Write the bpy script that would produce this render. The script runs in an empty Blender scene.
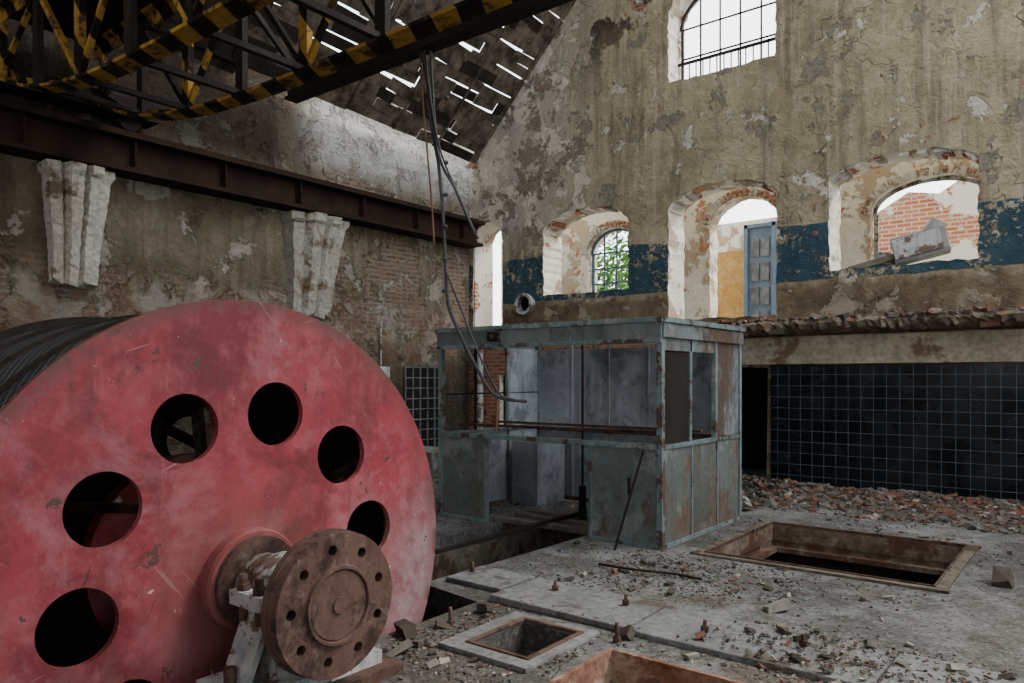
import bpy, bmesh, math, random
from mathutils import Vector, Matrix, noise
random.seed(7)
scene=bpy.context.scene
COL=scene.collection
R=random.random
def U(a,b): return a+(b-a)*R()

# ------------------------------------------------------------ materials
class M:
    def __init__(s,name,rough=.8,metal=0.0,spec=.3):
        s.m=bpy.data.materials.new(name); s.m.use_nodes=True
        s.nt=s.m.node_tree; s.N=s.nt.nodes; s.L=s.nt.links
        s.b=s.N['Principled BSDF']; s.b.inputs['Roughness'].default_value=rough
        s.b.inputs['Metallic'].default_value=metal
        s.b.inputs['Specular IOR Level'].default_value=spec
        s.co=s.N.new('ShaderNodeTexCoord').outputs['Object']
        sp=s.N.new('ShaderNodeSeparateXYZ'); s.L.new(s.co,sp.inputs[0])
        s.X,s.Y,s.Z=sp.outputs
    def inp(s,sock,v):
        if isinstance(v,(int,float)): sock.default_value=v
        elif isinstance(v,tuple): sock.default_value=(v[0],v[1],v[2],1) if len(sock.default_value)==4 else v
        else: s.L.new(v,sock)
    def vec(s,x,y,z):
        n=s.N.new('ShaderNodeCombineXYZ')
        for i,v in enumerate((x,y,z)): s.inp(n.inputs[i],v)
        return n.outputs[0]
    def scale(s,v,sc,off=(0,0,0)):
        n=s.N.new('ShaderNodeMapping'); s.L.new(v,n.inputs[0]); n.inputs['Scale'].default_value=sc; n.inputs['Location'].default_value=off
        return n.outputs[0]
    def noise(s,sc,det=6,dist=0.0,rough=.6,vec=None,off=0.0):
        n=s.N.new('ShaderNodeTexNoise'); v=vec or s.co
        if off: v=s.scale(v,(1,1,1),(off,off*.7,off*1.3))
        s.L.new(v,n.inputs['Vector']); n.inputs['Scale'].default_value=sc; n.inputs['Detail'].default_value=det
        n.inputs['Distortion'].default_value=dist; n.inputs['Roughness'].default_value=rough
        return n.outputs['Fac']
    def voro(s,sc,feat='DISTANCE_TO_EDGE',vec=None):
        n=s.N.new('ShaderNodeTexVoronoi'); n.feature=feat; s.L.new(vec or s.co,n.inputs['Vector']); n.inputs['Scale'].default_value=sc
        return n.outputs['Distance']
    def ramp(s,v,lo,hi,a=0.0,b=1.0):
        n=s.N.new('ShaderNodeMapRange'); s.inp(n.inputs[0],v)
        for i,x in enumerate((lo,hi,a,b)): n.inputs[i+1].default_value=x
        n.clamp=True
        return n.outputs[0]
    def math(s,op,a,b=0.0):
        n=s.N.new('ShaderNodeMath'); n.operation=op; s.inp(n.inputs[0],a); s.inp(n.inputs[1],b); return n.outputs[0]
    def mul(s,a,b): return s.math('MULTIPLY',a,b)
    def add(s,a,b): return s.math('ADD',a,b)
    def inv(s,a): return s.math('SUBTRACT',1.0,a)
    def band(s,v,lo,hi,soft=.05): return s.mul(s.ramp(v,lo,lo+soft),s.ramp(v,hi-soft,hi,1.0,0.0))
    def mix(s,f,a,b,mode='MIX'):
        n=s.N.new('ShaderNodeMix'); n.data_type='RGBA'; n.blend_type=mode
        A=[i for i in n.inputs if i.name=='A' and i.type=='RGBA'][0]; B=[i for i in n.inputs if i.name=='B' and i.type=='RGBA'][0]
        F=n.inputs[0]; s.inp(F,f); s.inp(A,a); s.inp(B,b)
        return [o for o in n.outputs if o.type=='RGBA'][0]
    def brick(s,vec,w,h,mort,c1,c2,cm,offset=.5,bias=0.0,msm=.1):
        n=s.N.new('ShaderNodeTexBrick'); s.L.new(vec,n.inputs['Vector']); n.offset=offset; n.offset_frequency=2
        n.inputs['Scale'].default_value=1; n.inputs['Brick Width'].default_value=w; n.inputs['Row Height'].default_value=h
        n.inputs['Mortar Size'].default_value=mort; n.inputs['Mortar Smooth'].default_value=msm; n.inputs['Bias'].default_value=bias
        s.inp(n.inputs['Color1'],c1); s.inp(n.inputs['Color2'],c2); s.inp(n.inputs['Mortar'],cm)
        return n.outputs['Color'],n.outputs['Fac']
    def bump(s,h,st=.5,d=.02):
        n=s.N.new('ShaderNodeBump'); n.inputs['Strength'].default_value=st; n.inputs['Distance'].default_value=d
        s.L.new(h,n.inputs['Height']); s.L.new(n.outputs[0],s.b.inputs['Normal'])
    def out(s,c): s.inp(s.b.inputs['Base Color'],c); return s.m

def warped(m,amt=.03,sc=6):
    n=m.N.new('ShaderNodeTexNoise'); m.L.new(m.co,n.inputs['Vector']); n.inputs['Scale'].default_value=sc
    v=m.N.new('ShaderNodeVectorMath'); v.operation='MULTIPLY_ADD'; m.L.new(n.outputs['Color'],v.inputs[0]); v.inputs[1].default_value=(amt,)*3
    m.L.new(m.co,v.inputs[2]); return v.outputs[0]

def mat_archwall():
    m=M('peeling_arch_wall',.92,spec=.12)
    n1=m.noise(.7,8,.2); n2=m.noise(3.2,8,.2,off=5); n3=m.noise(14,7,off=9,rough=.7); n4=m.noise(1.5,9,.15,.7,off=21)
    c=m.mix(m.ramp(n1,.38,.62),(.24,.2,.125),(.42,.355,.23))
    c=m.mix(m.ramp(n2,.42,.62,0,.5),c,(.47,.41,.29))
    c=m.mix(m.ramp(n3,.4,.7,0,.5),c,(.2,.165,.105))
    st=m.noise(1.0,7,vec=m.scale(m.co,(5,1,.45)))
    c=m.mix(m.mul(m.ramp(st,.48,.68),.65),c,(.13,.105,.07))
    st2=m.noise(1.3,7,vec=m.scale(m.co,(7,1,.35),(9,0,3)))
    c=m.mix(m.mul(m.ramp(st2,.56,.72),.5),c,(.5,.45,.35))
    d=m.ramp(m.add(m.X,m.mul(n1,2.5)),-7.6,-5.4,1.0,0.0)
    hi=m.ramp(m.Z,3.9,4.6); dh=m.mul(d,hi)
    c=m.mix(m.mul(dh,.6),c,(.44,.415,.37))
    pale=m.ramp(m.add(n4,m.mul(dh,.1)),.585,.597)
    c=m.mix(pale,c,m.mix(m.ramp(n3,.3,.7),(.6,.56,.48),(.46,.41,.33)))
    n5=m.noise(1.7,9,.2,.7,off=33)
    grey=m.ramp(m.add(n5,m.mul(d,.05)),.595,.605)
    c=m.mix(grey,c,m.mix(m.ramp(n3,.3,.7),(.15,.128,.095),(.28,.245,.195)))
    low=m.ramp(m.add(m.Z,m.mul(n2,.35)),3.1,3.25,1.0,0.0)
    c=m.mix(m.mul(low,.9),c,m.mix(m.ramp(n2,.35,.65),(.08,.055,.035),(.2,.145,.095)))
    c=m.mix(m.mul(low,m.ramp(n5,.57,.58)),c,(.3,.255,.19))
    zz=m.add(m.Z,m.mul(m.ramp(n2,0,1,-1,1),.06))
    bl=m.mul(m.band(zz,3.02,3.87,.015),m.ramp(m.add(m.mul(n4,.55),m.mul(n3,.45)),.53,.54,1.0,0.0))
    blc=m.mix(m.ramp(n2,.3,.7),(.024,.052,.072),(.05,.09,.115))
    c=m.mix(bl,c,blc)
    so=m.mul(m.ramp(m.add(m.Z,m.mul(n1,1.0)),7.0,8.3),m.ramp(m.noise(.9,8,.3,.65,off=50),.53,.56))
    c=m.mix(so,c,m.mix(m.ramp(n3,.4,.6),(.04,.028,.02),(.1,.07,.05)))
    bc,bf=m.brick(m.vec(m.X,m.Z,0.0),.25,.075,.011,(.24,.09,.052),(.36,.15,.09),(.27,.23,.18))
    bm_=m.mul(m.ramp(m.Z,2.3,2.5,1.0,0.0),m.ramp(m.X,-4.9,-4.7,1.0,0.0))
    b2=m.ramp(m.add(m.noise(2.0,8,.2,.65,off=71),m.mul(m.ramp(m.X,-8.2,-9.6),.06)),.65,.655)
    bmm=m.math('MAXIMUM',m.mul(bm_,m.ramp(n2,.38,.42)),b2)
    c=m.mix(bmm,c,bc)
    cr=m.mul(m.ramp(m.voro(.5,vec=warped(m,.9,2.5)),0.0,.005,1.0,0.0),m.ramp(n4,.48,.52))
    c=m.mix(m.mul(cr,.4),c,(.1,.08,.06))
    h=m.add(m.mul(pale,-.4),m.mul(grey,-.6)); h=m.add(h,m.mul(n3,.9)); h=m.add(h,m.mul(bl,.25)); h=m.add(h,m.mul(cr,-.5)); h=m.add(h,m.mul(n2,1.5))
    h=m.add(h,m.mul(bmm,m.add(-.8,m.mul(bf,-.5))))
    m.bump(h,1.0,.04)
    return m.out(c)

def mat_brickwall():
    m=M('ruined_brick_plaster_wall',.95,spec=.1)
    w=warped(m,.06,4); sp=m.N.new('ShaderNodeSeparateXYZ'); m.L.new(w,sp.inputs[0])
    bc,bf=m.brick(m.vec(sp.outputs[1],sp.outputs[2],0.0),.26,.08,.016,(.13,.08,.057),(.235,.14,.1),(.24,.205,.16))
    n1=m.noise(.8,8,.2); n2=m.noise(2.6,9,.3,.7,off=7); n3=m.noise(12,7,off=3,rough=.7)
    bc=m.mix(m.ramp(n3,.4,.7,0,.65),bc,(.25,.215,.17))
    pl=m.mix(m.ramp(n1,.35,.65),(.13,.107,.07),(.29,.245,.175))
    pl=m.mix(m.ramp(n3,.35,.75,0,.65),pl,(.09,.075,.05))
    st=m.noise(1.1,7,vec=m.scale(m.co,(1,4.5,.4))); pl=m.mix(m.ramp(st,.46,.68,0,.65),pl,(.07,.055,.038))
    yb=m.ramp(m.Y,6.2,8.6)
    pm=m.ramp(m.add(m.add(n1,m.mul(n2,.6)),m.mul(yb,-.05)),.74,.755)
    mid=m.band(m.Z,2.9,4.3,.3)
    pm=m.math('MAXIMUM',pm,m.mul(m.mul(mid,m.inv(yb)),m.ramp(n2,.57,.555)))
    c=m.mix(pm,bc,pl)
    wh=m.ramp(m.noise(1.5,9,.3,.72,off=44),.565,.575)
    c=m.mix(m.mul(wh,.8),c,m.mix(m.ramp(n3,.3,.7),(.46,.43,.38),(.28,.25,.2)))
    lowband=m.mul(m.band(m.Z,2.2,2.95,.15),m.ramp(n2,.44,.54)); c=m.mix(m.mul(lowband,.6),c,(.38,.35,.31))
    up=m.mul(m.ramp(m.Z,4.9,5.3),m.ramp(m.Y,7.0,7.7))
    c=m.mix(m.mul(up,m.ramp(n2,.38,.52,.3,.95)),c,(.48,.47,.45))  # lightens the far upper wall, painting in light from the eave gap
    red=m.mul(m.ramp(m.Z,2.6,3.2,1.0,0.0),m.ramp(m.noise(1.3,6,off=80),.48,.54))
    c=m.mix(m.mul(red,.35),c,(.23,.095,.06))
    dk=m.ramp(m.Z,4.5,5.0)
    c=m.mix(m.mul(m.mul(dk,m.inv(m.ramp(m.add(m.Y,m.mul(n1,.8)),7.2,8.1))),.84),c,(.03,.02,.015))  # darkens the near upper wall, painting in shade under the solid roof
    dl=m.mul(m.ramp(m.Z,2.3,1.4),m.ramp(n1,.2,.5)); c=m.mix(m.mul(dl,.8),c,(.04,.032,.026))
    h=m.add(m.mul(pm,1.0),m.mul(n3,.9)); h=m.add(h,m.mul(m.mul(m.inv(pm),bf),-.8)); h=m.add(h,m.mul(wh,.6)); h=m.add(h,m.mul(n2,2.0))
    m.bump(h,1.0,.055)
    return m.out(c)

def mat_plain_brick(name,white=.5,axis='x',k=1.0):
    m=M(name,.92,spec=.1)
    v=m.vec(m.X if axis=='x' else m.Y,m.Z,0.0)
    bc,bf=m.brick(v,.25,.08,.012,(.36*k,.12*k,.07*k),(.48*k,.22*k,.13*k),(.5*k,.45*k,.38*k))
    n=m.noise(1.3,9,.3,.68,off=white*20)
    w=m.ramp(n,white,white+.02)
    c=m.mix(w,bc,(.68*k,.66*k,.6*k))
    m.bump(m.add(m.mul(w,.8),m.mul(bf,-.5)),.7,.02)
    return m.out(c)

def mat_white():
    m=M('flaking_whitewash',.9,spec=.15)
    n=m.noise(1.8,9,.2,.7); n2=m.noise(11,6,off=4)
    c=m.mix(m.ramp(n2,.3,.7),(.56,.53,.45),(.72,.69,.62))
    c=m.mix(m.ramp(n,.53,.54),c,(.4,.33,.24))
    c=m.mix(m.ramp(m.noise(2.6,8,.3,.68,off=13),.6,.61),c,(.4,.19,.11))
    m.bump(m.add(m.mul(m.ramp(n,.53,.54),-.8),m.mul(n2,.8)),.8,.02)
    return m.out(c)

def mat_floor():
    m=M('dusty_concrete',.8,spec=.22)
    n1=m.noise(.7,8,.3); n2=m.noise(3.5,8,.2,.7,off=6); n3=m.noise(26,6,off=2,rough=.7); n4=m.noise(1.3,9,.3,.7,off=17)
    c=m.mix(m.ramp(n1,.4,.6),(.083,.083,.08),(.16,.164,.16))
    c=m.mix(m.ramp(n2,.44,.6,0,.8),c,(.05,.045,.038))
    c=m.mix(m.ramp(n4,.5,.6,0,.7),c,(.22,.223,.22))
    brn=m.ramp(m.add(m.X,m.mul(n2,1.5)),-.6,1.0)
    c=m.mix(m.math('MAXIMUM',m.ramp(m.noise(1.9,8,.4,.65,off=60),.5,.62,0,.65),m.mul(brn,.5)),c,(.09,.068,.05))
    far=m.ramp(m.add(m.Y,n2),9.6,10.6); c=m.mix(m.mul(far,m.ramp(m.X,-4,-3,0,.8)),c,(.12,.088,.065))
    c=m.mix(m.ramp(n3,.54,.64,0,.5),c,(.3,.29,.275))
    c=m.mix(m.ramp(m.noise(34,5,off=22,rough=.7),.53,.61,0,.8),c,(.032,.028,.024))
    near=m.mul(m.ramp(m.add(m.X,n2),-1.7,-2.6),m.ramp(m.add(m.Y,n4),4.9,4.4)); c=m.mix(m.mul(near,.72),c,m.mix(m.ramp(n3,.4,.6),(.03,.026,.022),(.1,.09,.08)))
    cr=m.mul(m.ramp(m.voro(.45,vec=warped(m,.7,2)),0,.004,1.0,0.0),m.ramp(n4,.44,.52)); c=m.mix(m.mul(cr,.6),c,(.04,.035,.03))
    m.bump(m.add(m.add(m.mul(n3,.9),m.mul(n2,1.2)),m.mul(cr,-.8)),.75,.018)
    return m.out(c)

def mat_concrete(name,a,b,sc=3,rust=None,th=.58,rough=.88):
    m=M(name,rough,spec=.2)
    n=m.noise(sc,8,.2,.7); n2=m.noise(sc*7,7,off=3,rough=.7)
    c=m.mix(m.ramp(n,.38,.62),a,b); c=m.mix(m.ramp(n2,.45,.7,0,.7),c,tuple(x*.35 for x in a))
    if rust: c=m.mix(m.ramp(m.noise(sc*.8,8,.3,.68,off=9),th,th+.06),c,rust)
    m.bump(m.add(n,m.mul(n2,.7)),.8,.018)
    return m.out(c)

def mat_paint(name,base,base2,rust,rth=.6,wear=None,sc=3,rough=.55,metal=.0,rsc=(1,1,1),spec=.4,ed=.03,low=0):
    m=M(name,rough,metal,spec)
    n=m.noise(sc,8,.3,.65); n2=m.noise(sc*7,7,off=3,rough=.7); nr=m.noise(sc*.7,9,.2,.72,vec=m.scale(m.co,rsc),off=11)
    c=m.mix(m.ramp(n,.38,.62),base,base2)
    if wear: c=m.mix(m.ramp(m.noise(sc*1.3,9,.3,.72,off=31),.54,.6,0,.8),c,wear)
    dr=m.noise(sc,7,vec=m.scale(m.co,(4,4,.3)),off=8); c=m.mix(m.ramp(dr,.48,.7,0,.6),c,tuple(x*.4+rust[i]*.25 for i,x in enumerate(base)))
    if low: nr=m.add(nr,m.mul(m.ramp(m.Z,.9,0.0),low))
    e=m.ramp(nr,rth,rth+ed)
    rc=m.mix(m.ramp(n2,.3,.7),rust,tuple(x*.4 for x in rust))
    c=m.mix(m.mul(e,.9),c,rc)
    c=m.mix(m.ramp(n2,.55,.7,0,.6),c,tuple(x*.35 for x in base))
    m.L.new(m.ramp(m.add(e,m.mul(n2,.2)),0,1,rough,.9),m.b.inputs['Roughness'])
    m.bump(m.add(m.mul(e,-.6),m.mul(n2,.5)),.5,.007)
    return m.out(c)

def mat_red():
    m=M('weathered_red_paint',.55,0,.35)
    n=m.noise(1.4,8,.3,.65); n2=m.noise(8,8,off=3,rough=.7); n4=m.noise(40,4,off=5)
    c=m.mix(m.ramp(n,.38,.62),(.17,.02,.03),(.3,.04,.056))
    c=m.mix(m.ramp(n2,.46,.66,0,.6),c,(.34,.1,.115))
    c=m.mix(m.ramp(m.noise(2.0,9,.3,.72,off=14),.5,.64,0,.75),c,(.11,.016,.02))
    c=m.mix(m.ramp(m.noise(1.1,9,.3,.72,off=37),.52,.66,0,.65),c,(.36,.18,.19))
    dr=m.noise(1.8,8,.1,.7,vec=m.scale(m.co,(1,5,.5))); c=m.mix(m.ramp(dr,.52,.7,0,.6),c,(.1,.03,.026))
    fade=m.mul(m.ramp(m.Y,2.95,3.75),m.ramp(m.Z,1.0,.2))
    c=m.mix(m.mul(fade,m.ramp(n2,.35,.6,.3,1.0)),c,(.34,.28,.29))
    f2=m.mul(m.ramp(m.Z,.75,.0),m.ramp(n,.4,.6)); c=m.mix(m.mul(f2,.6),c,(.3,.16,.17))
    # long thin scratches: coordinates measured across each scratch direction
    def scr(ang,off,lo,k):
        ca,sa=math.cos(ang),math.sin(ang)
        u=m.add(m.mul(m.Y,ca),m.mul(m.Z,sa)); v=m.add(m.mul(m.Y,-sa),m.mul(m.Z,ca))
        return m.mul(m.ramp(m.noise(1.0,2,0.0,vec=m.vec(m.add(m.mul(u,1.1),off),m.mul(v,26.0),off)),lo,lo+.015),k)
    c=m.mix(scr(1.15,3.0,.70,.6),c,(.055,.02,.018)); c=m.mix(scr(.35,9.0,.71,.5),c,(.42,.28,.26)); c=m.mix(scr(2.2,17.0,.71,.5),c,(.4,.24,.22))
    c=m.mix(m.ramp(n4,.71,.73,0,.8),c,(.48,.42,.38))
    chip=m.ramp(m.noise(3.6,9,.2,.74,off=66),.625,.63); c=m.mix(chip,c,(.085,.042,.032))
    c=m.mix(m.ramp(m.noise(3.1,9,.2,.74,off=91),.66,.665),c,(.46,.43,.4))
    ry=m.math('SUBTRACT',m.Y,2.33); rz=m.math('SUBTRACT',m.Z,.545)
    rr=m.math('SQRT',m.add(m.mul(ry,ry),m.mul(rz,rz)))
    c=m.mix(m.mul(m.ramp(rr,1.38,1.47),m.ramp(n2,.4,.55)),c,(.12,.05,.045))
    c=m.mix(m.mul(m.ramp(rr,.6,.28),.55),c,(.15,.05,.042))
    m.L.new(m.ramp(n2,.3,.7,.45,.75),m.b.inputs['Roughness'])
    m.bump(m.add(m.add(m.mul(n2,.6),m.mul(n4,.3)),m.mul(chip,-.6)),.45,.008)
    return m.out(c)

def mat_stripes():
    m=M('hazard_striped_paint',.75,0,.15)
    f=m.math('FRACT',m.mul(m.add(m.add(m.X,m.mul(m.Y,.6)),m.mul(m.Z,.8)),2.1))
    k=m.ramp(f,.5,.52)
    n=m.noise(6,9,.3,.7)
    y=m.mix(m.ramp(n,.4,.62),(.36,.21,.035),(.18,.09,.025)); c=m.mix(k,y,(.01,.008,.007))
    c=m.mix(m.ramp(n,.55,.59),c,(.05,.027,.018))
    return m.out(c)

def mat_tiles():
    m=M('black_glazed_tiles',.16,0,.25)
    v=m.vec(m.X,m.Z,0.0)
    n=m.noise(2,7,.5)
    tc,tf=m.brick(v,.165,.165,.0035,(.002,.003,.004),(.006,.008,.012),(.07,.10,.12),offset=0.0,msm=.0)
    c=m.mix(m.ramp(n,.6,.75,0,.2),tc,(.08,.075,.065))
    lost=m.ramp(m.noise(3.1,4,off=12),.70,.705); c=m.mix(lost,c,(.2,.17,.13))
    m.L.new(m.math('MAXIMUM',m.ramp(n,.35,.7,.14,.5),m.mul(tf,.8)),m.b.inputs['Roughness'])
    m.bump(m.add(m.mul(tf,-1),m.mul(m.noise(9,2),.35)),.3,.004)
    return m.out(c)

def mat_simple(name,col,rough=.8,metal=0,var=.4,sc=6,bump=.3,spec=.3):
    m=M(name,rough,metal,spec); n=m.noise(sc,7,.2,.68)
    c=m.mix(m.ramp(n,.38,.62),col,tuple(x*(1-var) for x in col)); m.bump(n,bump,.01); return m.out(c)

def mat_rope():
    m=M('greased_wire_drum',.5,.3,.4)
    ang=m.math('ARCTAN2',m.add(m.Z,-.545),m.add(m.Y,-2.33))
    a=m.math('SINE',m.mul(m.add(m.mul(ang,1.43),m.X),85.0)); b_=m.math('SINE',m.mul(m.math('SUBTRACT',m.mul(ang,1.43),m.X),85.0))
    k=m.ramp(m.math('MAXIMUM',a,b_),.8,.97); n=m.noise(3,6)
    c=m.mix(k,(.006,.006,.008),m.mix(m.ramp(n,.3,.7),(.12,.125,.15),(.2,.2,.22)))
    m.bump(k,.8,.01); return m.out(c)

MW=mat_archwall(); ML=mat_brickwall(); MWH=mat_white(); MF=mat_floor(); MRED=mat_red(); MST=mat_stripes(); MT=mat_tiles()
MRUIN=mat_plain_brick('ruin_brick',.5); MJB=mat_plain_brick('jamb_brick',.5,'y'); MJX=mat_plain_brick('arch_ring_brick',.5,'x',.6)
MCON=mat_concrete('pale_concrete',(.14,.142,.14),(.22,.222,.22),2.5,(.09,.075,.06),.53)
MCOND=mat_concrete('dirty_concrete',(.1,.085,.065),(.2,.17,.13),3,(.07,.045,.03),.53)
MLEDGE=mat_concrete('crumbled_ledge_masonry',(.13,.1,.075),(.25,.21,.16),6,(.17,.075,.05),.56)
MPIT=mat_concrete('pit_brown_concrete',(.12,.08,.055),(.25,.19,.145),2.5,(.09,.045,.03),.5)
MPITD=mat_concrete('pit_shade_concrete',(.012,.01,.008),(.024,.02,.016),2.5)  # near-black tone paints the shade deep inside the pits
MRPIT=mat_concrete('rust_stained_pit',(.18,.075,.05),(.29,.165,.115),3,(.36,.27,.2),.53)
MDK=mat_simple('dark_void_shade',(.006,.006,.005),.95)  # black colour stands in for shade in pits, cellar and vent
MRUST=mat_paint('rusty_steel',(.085,.043,.034),(.12,.066,.052),(.045,.023,.018),.5,(.16,.115,.1),5,.7,.2,ed=.1)
MDST=mat_paint('dark_oxidised_steel',(.018,.014,.012),(.032,.024,.02),(.05,.025,.017),.58,None,3,.75,.2,spec=.2,ed=.1)
MBEAM=mat_paint('brown_steel_beam',(.02,.012,.009),(.038,.021,.015),(.05,.025,.017),.58,None,2,.85,.0,spec=.12,ed=.12)
MBOOTH=mat_paint('blue_green_flaking_paint',(.095,.118,.118),(.155,.182,.182),(.12,.062,.038),.525,(.24,.265,.265),1.7,.55,0,(1,1,.5),ed=.08,low=.05)
MBOOTHR=mat_paint('rusting_green_panel',(.09,.108,.1),(.14,.158,.15),(.18,.095,.05),.475,(.22,.235,.225),1.5,.6,0,(1,1,.6),ed=.1,low=.04)
MBIN=mat_paint('grey_blue_inner_panel',(.19,.205,.23),(.31,.335,.37),(.09,.07,.055),.56,(.11,.12,.135),1.5,.55,0,(1.4,1.4,.35),ed=.1)
MFRAME=mat_paint('teal_frame_paint',(.12,.165,.165),(.17,.225,.225),(.1,.05,.033),.54,(.26,.3,.29),4,.5)
MCREAM=mat_paint('cream_machine_paint',(.33,.33,.31),(.42,.43,.42),(.14,.07,.045),.52,(.2,.25,.28),6,.6)
MSTEEL=mat_paint('grey_shaft_steel',(.15,.14,.13),(.24,.23,.21),(.13,.065,.042),.5,(.26,.15,.11),6,.45,.5)
MGRID=mat_simple('pale_grid_bar',(.16,.17,.18),.6)
MROPE=mat_rope()
MWOOD=mat_simple('weathered_roof_timber',(.15,.12,.092),.95,0,.75,4,.5,.1)
MTAR=mat_simple('tarred_roof_board',(.035,.026,.02),.95,0,.5,4,.5,.1)
MTIMB=mat_simple('grey_timber',(.17,.15,.12),.9,0,.5,7)
MCABL=mat_simple('cable_rubber',(.06,.06,.065),.7); MROP2=mat_simple('brown_rope',(.2,.11,.07),.9)
MBR=[mat_simple('brick_rubble_red',(.19,.085,.06),.9),mat_simple('rubble_grey',(.165,.145,.125),.9),mat_simple('rubble_plaster',(.31,.285,.24),.9),mat_simple('rubble_dark',(.075,.06,.048),.95)]
MYEL=mat_concrete('ochre_wall',(.38,.21,.06),(.5,.33,.13),4,(.28,.18,.09),.55); MBLUE=mat_paint('blue_door_paint',(.06,.1,.15),(.1,.15,.21),(.12,.08,.05),.66,None,4)
MLEAF=mat_simple('foliage_green',(.1,.26,.04),.7,0,.6,3); MSOIL=mat_simple('courtyard_ground',(.45,.43,.38),.95,0,.3,2); MHILL=mat_simple('hill_scrub',(.2,.24,.17),.95,0,.5,.05)
MGREY=mat_simple('grey_cabinet_paint',(.3,.3,.29),.6,0,.5,4)
MGLASS=mat_simple('dirty_window_glass',(.12,.13,.14),.25,0,.6,6)

# ------------------------------------------------------------ mesh builder
CF=((0,1,3,2),(4,6,7,5),(0,4,5,1),(2,3,7,6),(0,2,6,4),(1,5,7,3))
class MB:
    def __init__(s,name,mats): s.bm=bmesh.new(); s.name=name; s.mats=mats
    def _set(s,verts,mi):
        fs=set()
        for v in verts: fs.update(v.link_faces)
        for f in fs: f.material_index=mi
        return fs
    def cube(s,mt,mi,j=0):
        vs=[]
        for x in (-.5,.5):
            for y in (-.5,.5):
                for z in (-.5,.5):
                    c=mt@Vector((x,y,z))
                    if j: c+=Vector((U(-j,j),U(-j,j),U(-j,j)))
                    vs.append(s.bm.verts.new(c))
        for q in CF: s.bm.faces.new([vs[k] for k in q]).material_index=mi
    def box(s,x0,x1,y0,y1,z0,z1,mi=0,rot=None,jit=0):
        mt=Matrix.Translation(((x0+x1)/2,(y0+y1)/2,(z0+z1)/2))
        if rot: mt=mt@(Matrix.Rotation(rot[2],4,'Z')@Matrix.Rotation(rot[1],4,'Y')@Matrix.Rotation(rot[0],4,'X'))
        s.cube(mt@Matrix.Diagonal((abs(x1-x0),abs(y1-y0),abs(z1-z0),1)),mi,jit)
    def bar(s,p,q,w,h,mi=0):
        p=Vector(p);q=Vector(q);d=q-p;L=d.length
        s.cube(Matrix.Translation((p+q)/2)@d.to_track_quat('X','Z').to_matrix().to_4x4()@Matrix.Diagonal((L,w,h,1)),mi)
    def cyl(s,p,q,r,mi=0,seg=20,r2=None,smooth=True):
        p=Vector(p);q=Vector(q);d=q-p
        mt=Matrix.Translation((p+q)/2)@d.to_track_quat('Z','Y').to_matrix().to_4x4()
        o=bmesh.ops.create_cone(s.bm,cap_ends=True,segments=seg,radius1=r,radius2=r if r2 is None else r2,depth=d.length,matrix=mt)
        for f in s._set(o['verts'],mi):
            if len(f.verts)==4 and smooth: f.smooth=True
    def lathe(s,prof,cy,cz,mi=0,seg=96,closed=False,smooth=False):
        rings=[]
        for (x,r) in prof:
            rings.append([s.bm.verts.new((x,cy+r*math.cos(2*math.pi*k/seg),cz+r*math.sin(2*math.pi*k/seg))) for k in range(seg)])
        n=len(rings); rr=range(n if closed else n-1)
        for i in rr:
            a=rings[i];b=rings[(i+1)%n]
            for k in range(seg):
                f=s.bm.faces.new((a[k],a[(k+1)%seg],b[(k+1)%seg],b[k])); f.material_index=mi; f.smooth=smooth
        if not closed:
            for rg in (rings[0],rings[-1]):
                f=s.bm.faces.new(rg); f.material_index=mi
    def sweep(s,pts,r,mi=0,seg=8):
        P=[Vector(p) for p in pts]; path=[]
        for i in range(len(P)-1):
            p0=P[max(i-1,0)];p1=P[i];p2=P[i+1];p3=P[min(i+2,len(P)-1)]
            for k in range(8):
                t=k/8; path.append(.5*((2*p1)+(-p0+p2)*t+(2*p0-5*p1+4*p2-p3)*t*t+(-p0+3*p1-3*p2+p3)*t**3))
        path.append(P[-1]); prev=None
        for i,p in enumerate(path):
            d=(path[min(i+1,len(path)-1)]-path[max(i-1,0)]).normalized()
            a=d.orthogonal().normalized() if prev is None else (prev-d*prev.dot(d)).normalized()
            prev=a; b=d.cross(a)
            ring=[s.bm.verts.new(p+r*(math.cos(2*math.pi*k/seg)*a+math.sin(2*math.pi*k/seg)*b)) for k in range(seg)]
            if i:
                for k in range(seg):
                    f=s.bm.faces.new((last[k],last[(k+1)%seg],ring[(k+1)%seg],ring[k])); f.material_index=mi; f.smooth=True
            last=ring
    def plate(s,outer,holes,th,fn,mi=0,matfn=None):
        cu=bpy.data.curves.new('t','CURVE'); cu.dimensions='2D'; cu.fill_mode='BOTH'; cu.extrude=th/2
        for pts in [outer]+holes:
            sp=cu.splines.new('POLY'); sp.points.add(len(pts)-1)
            for i,(x,y) in enumerate(pts): sp.points[i].co=(x,y,0,1)
            sp.use_cyclic_u=True
        ob=bpy.data.objects.new('t',cu); COL.objects.link(ob)
        dg=bpy.context.evaluated_depsgraph_get(); me=bpy.data.meshes.new_from_object(ob.evaluated_get(dg))
        vs=[s.bm.verts.new(fn(v.co)) for v in me.vertices]
        fs=[]
        for p in me.polygons:
            try:
                f=s.bm.faces.new([vs[i] for i in p.vertices]); f.material_index=mi; fs.append(f)
            except ValueError: pass
        bmesh.ops.remove_doubles(s.bm,verts=vs,dist=1e-5)
        fs=[f for f in fs if f.is_valid]
        bmesh.ops.recalc_face_normals(s.bm,faces=fs)
        if matfn:
            for f in fs:
                f.normal_update(); f.material_index=matfn(f)
        bpy.data.objects.remove(ob); bpy.data.curves.remove(cu); bpy.data.meshes.remove(me)
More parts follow.
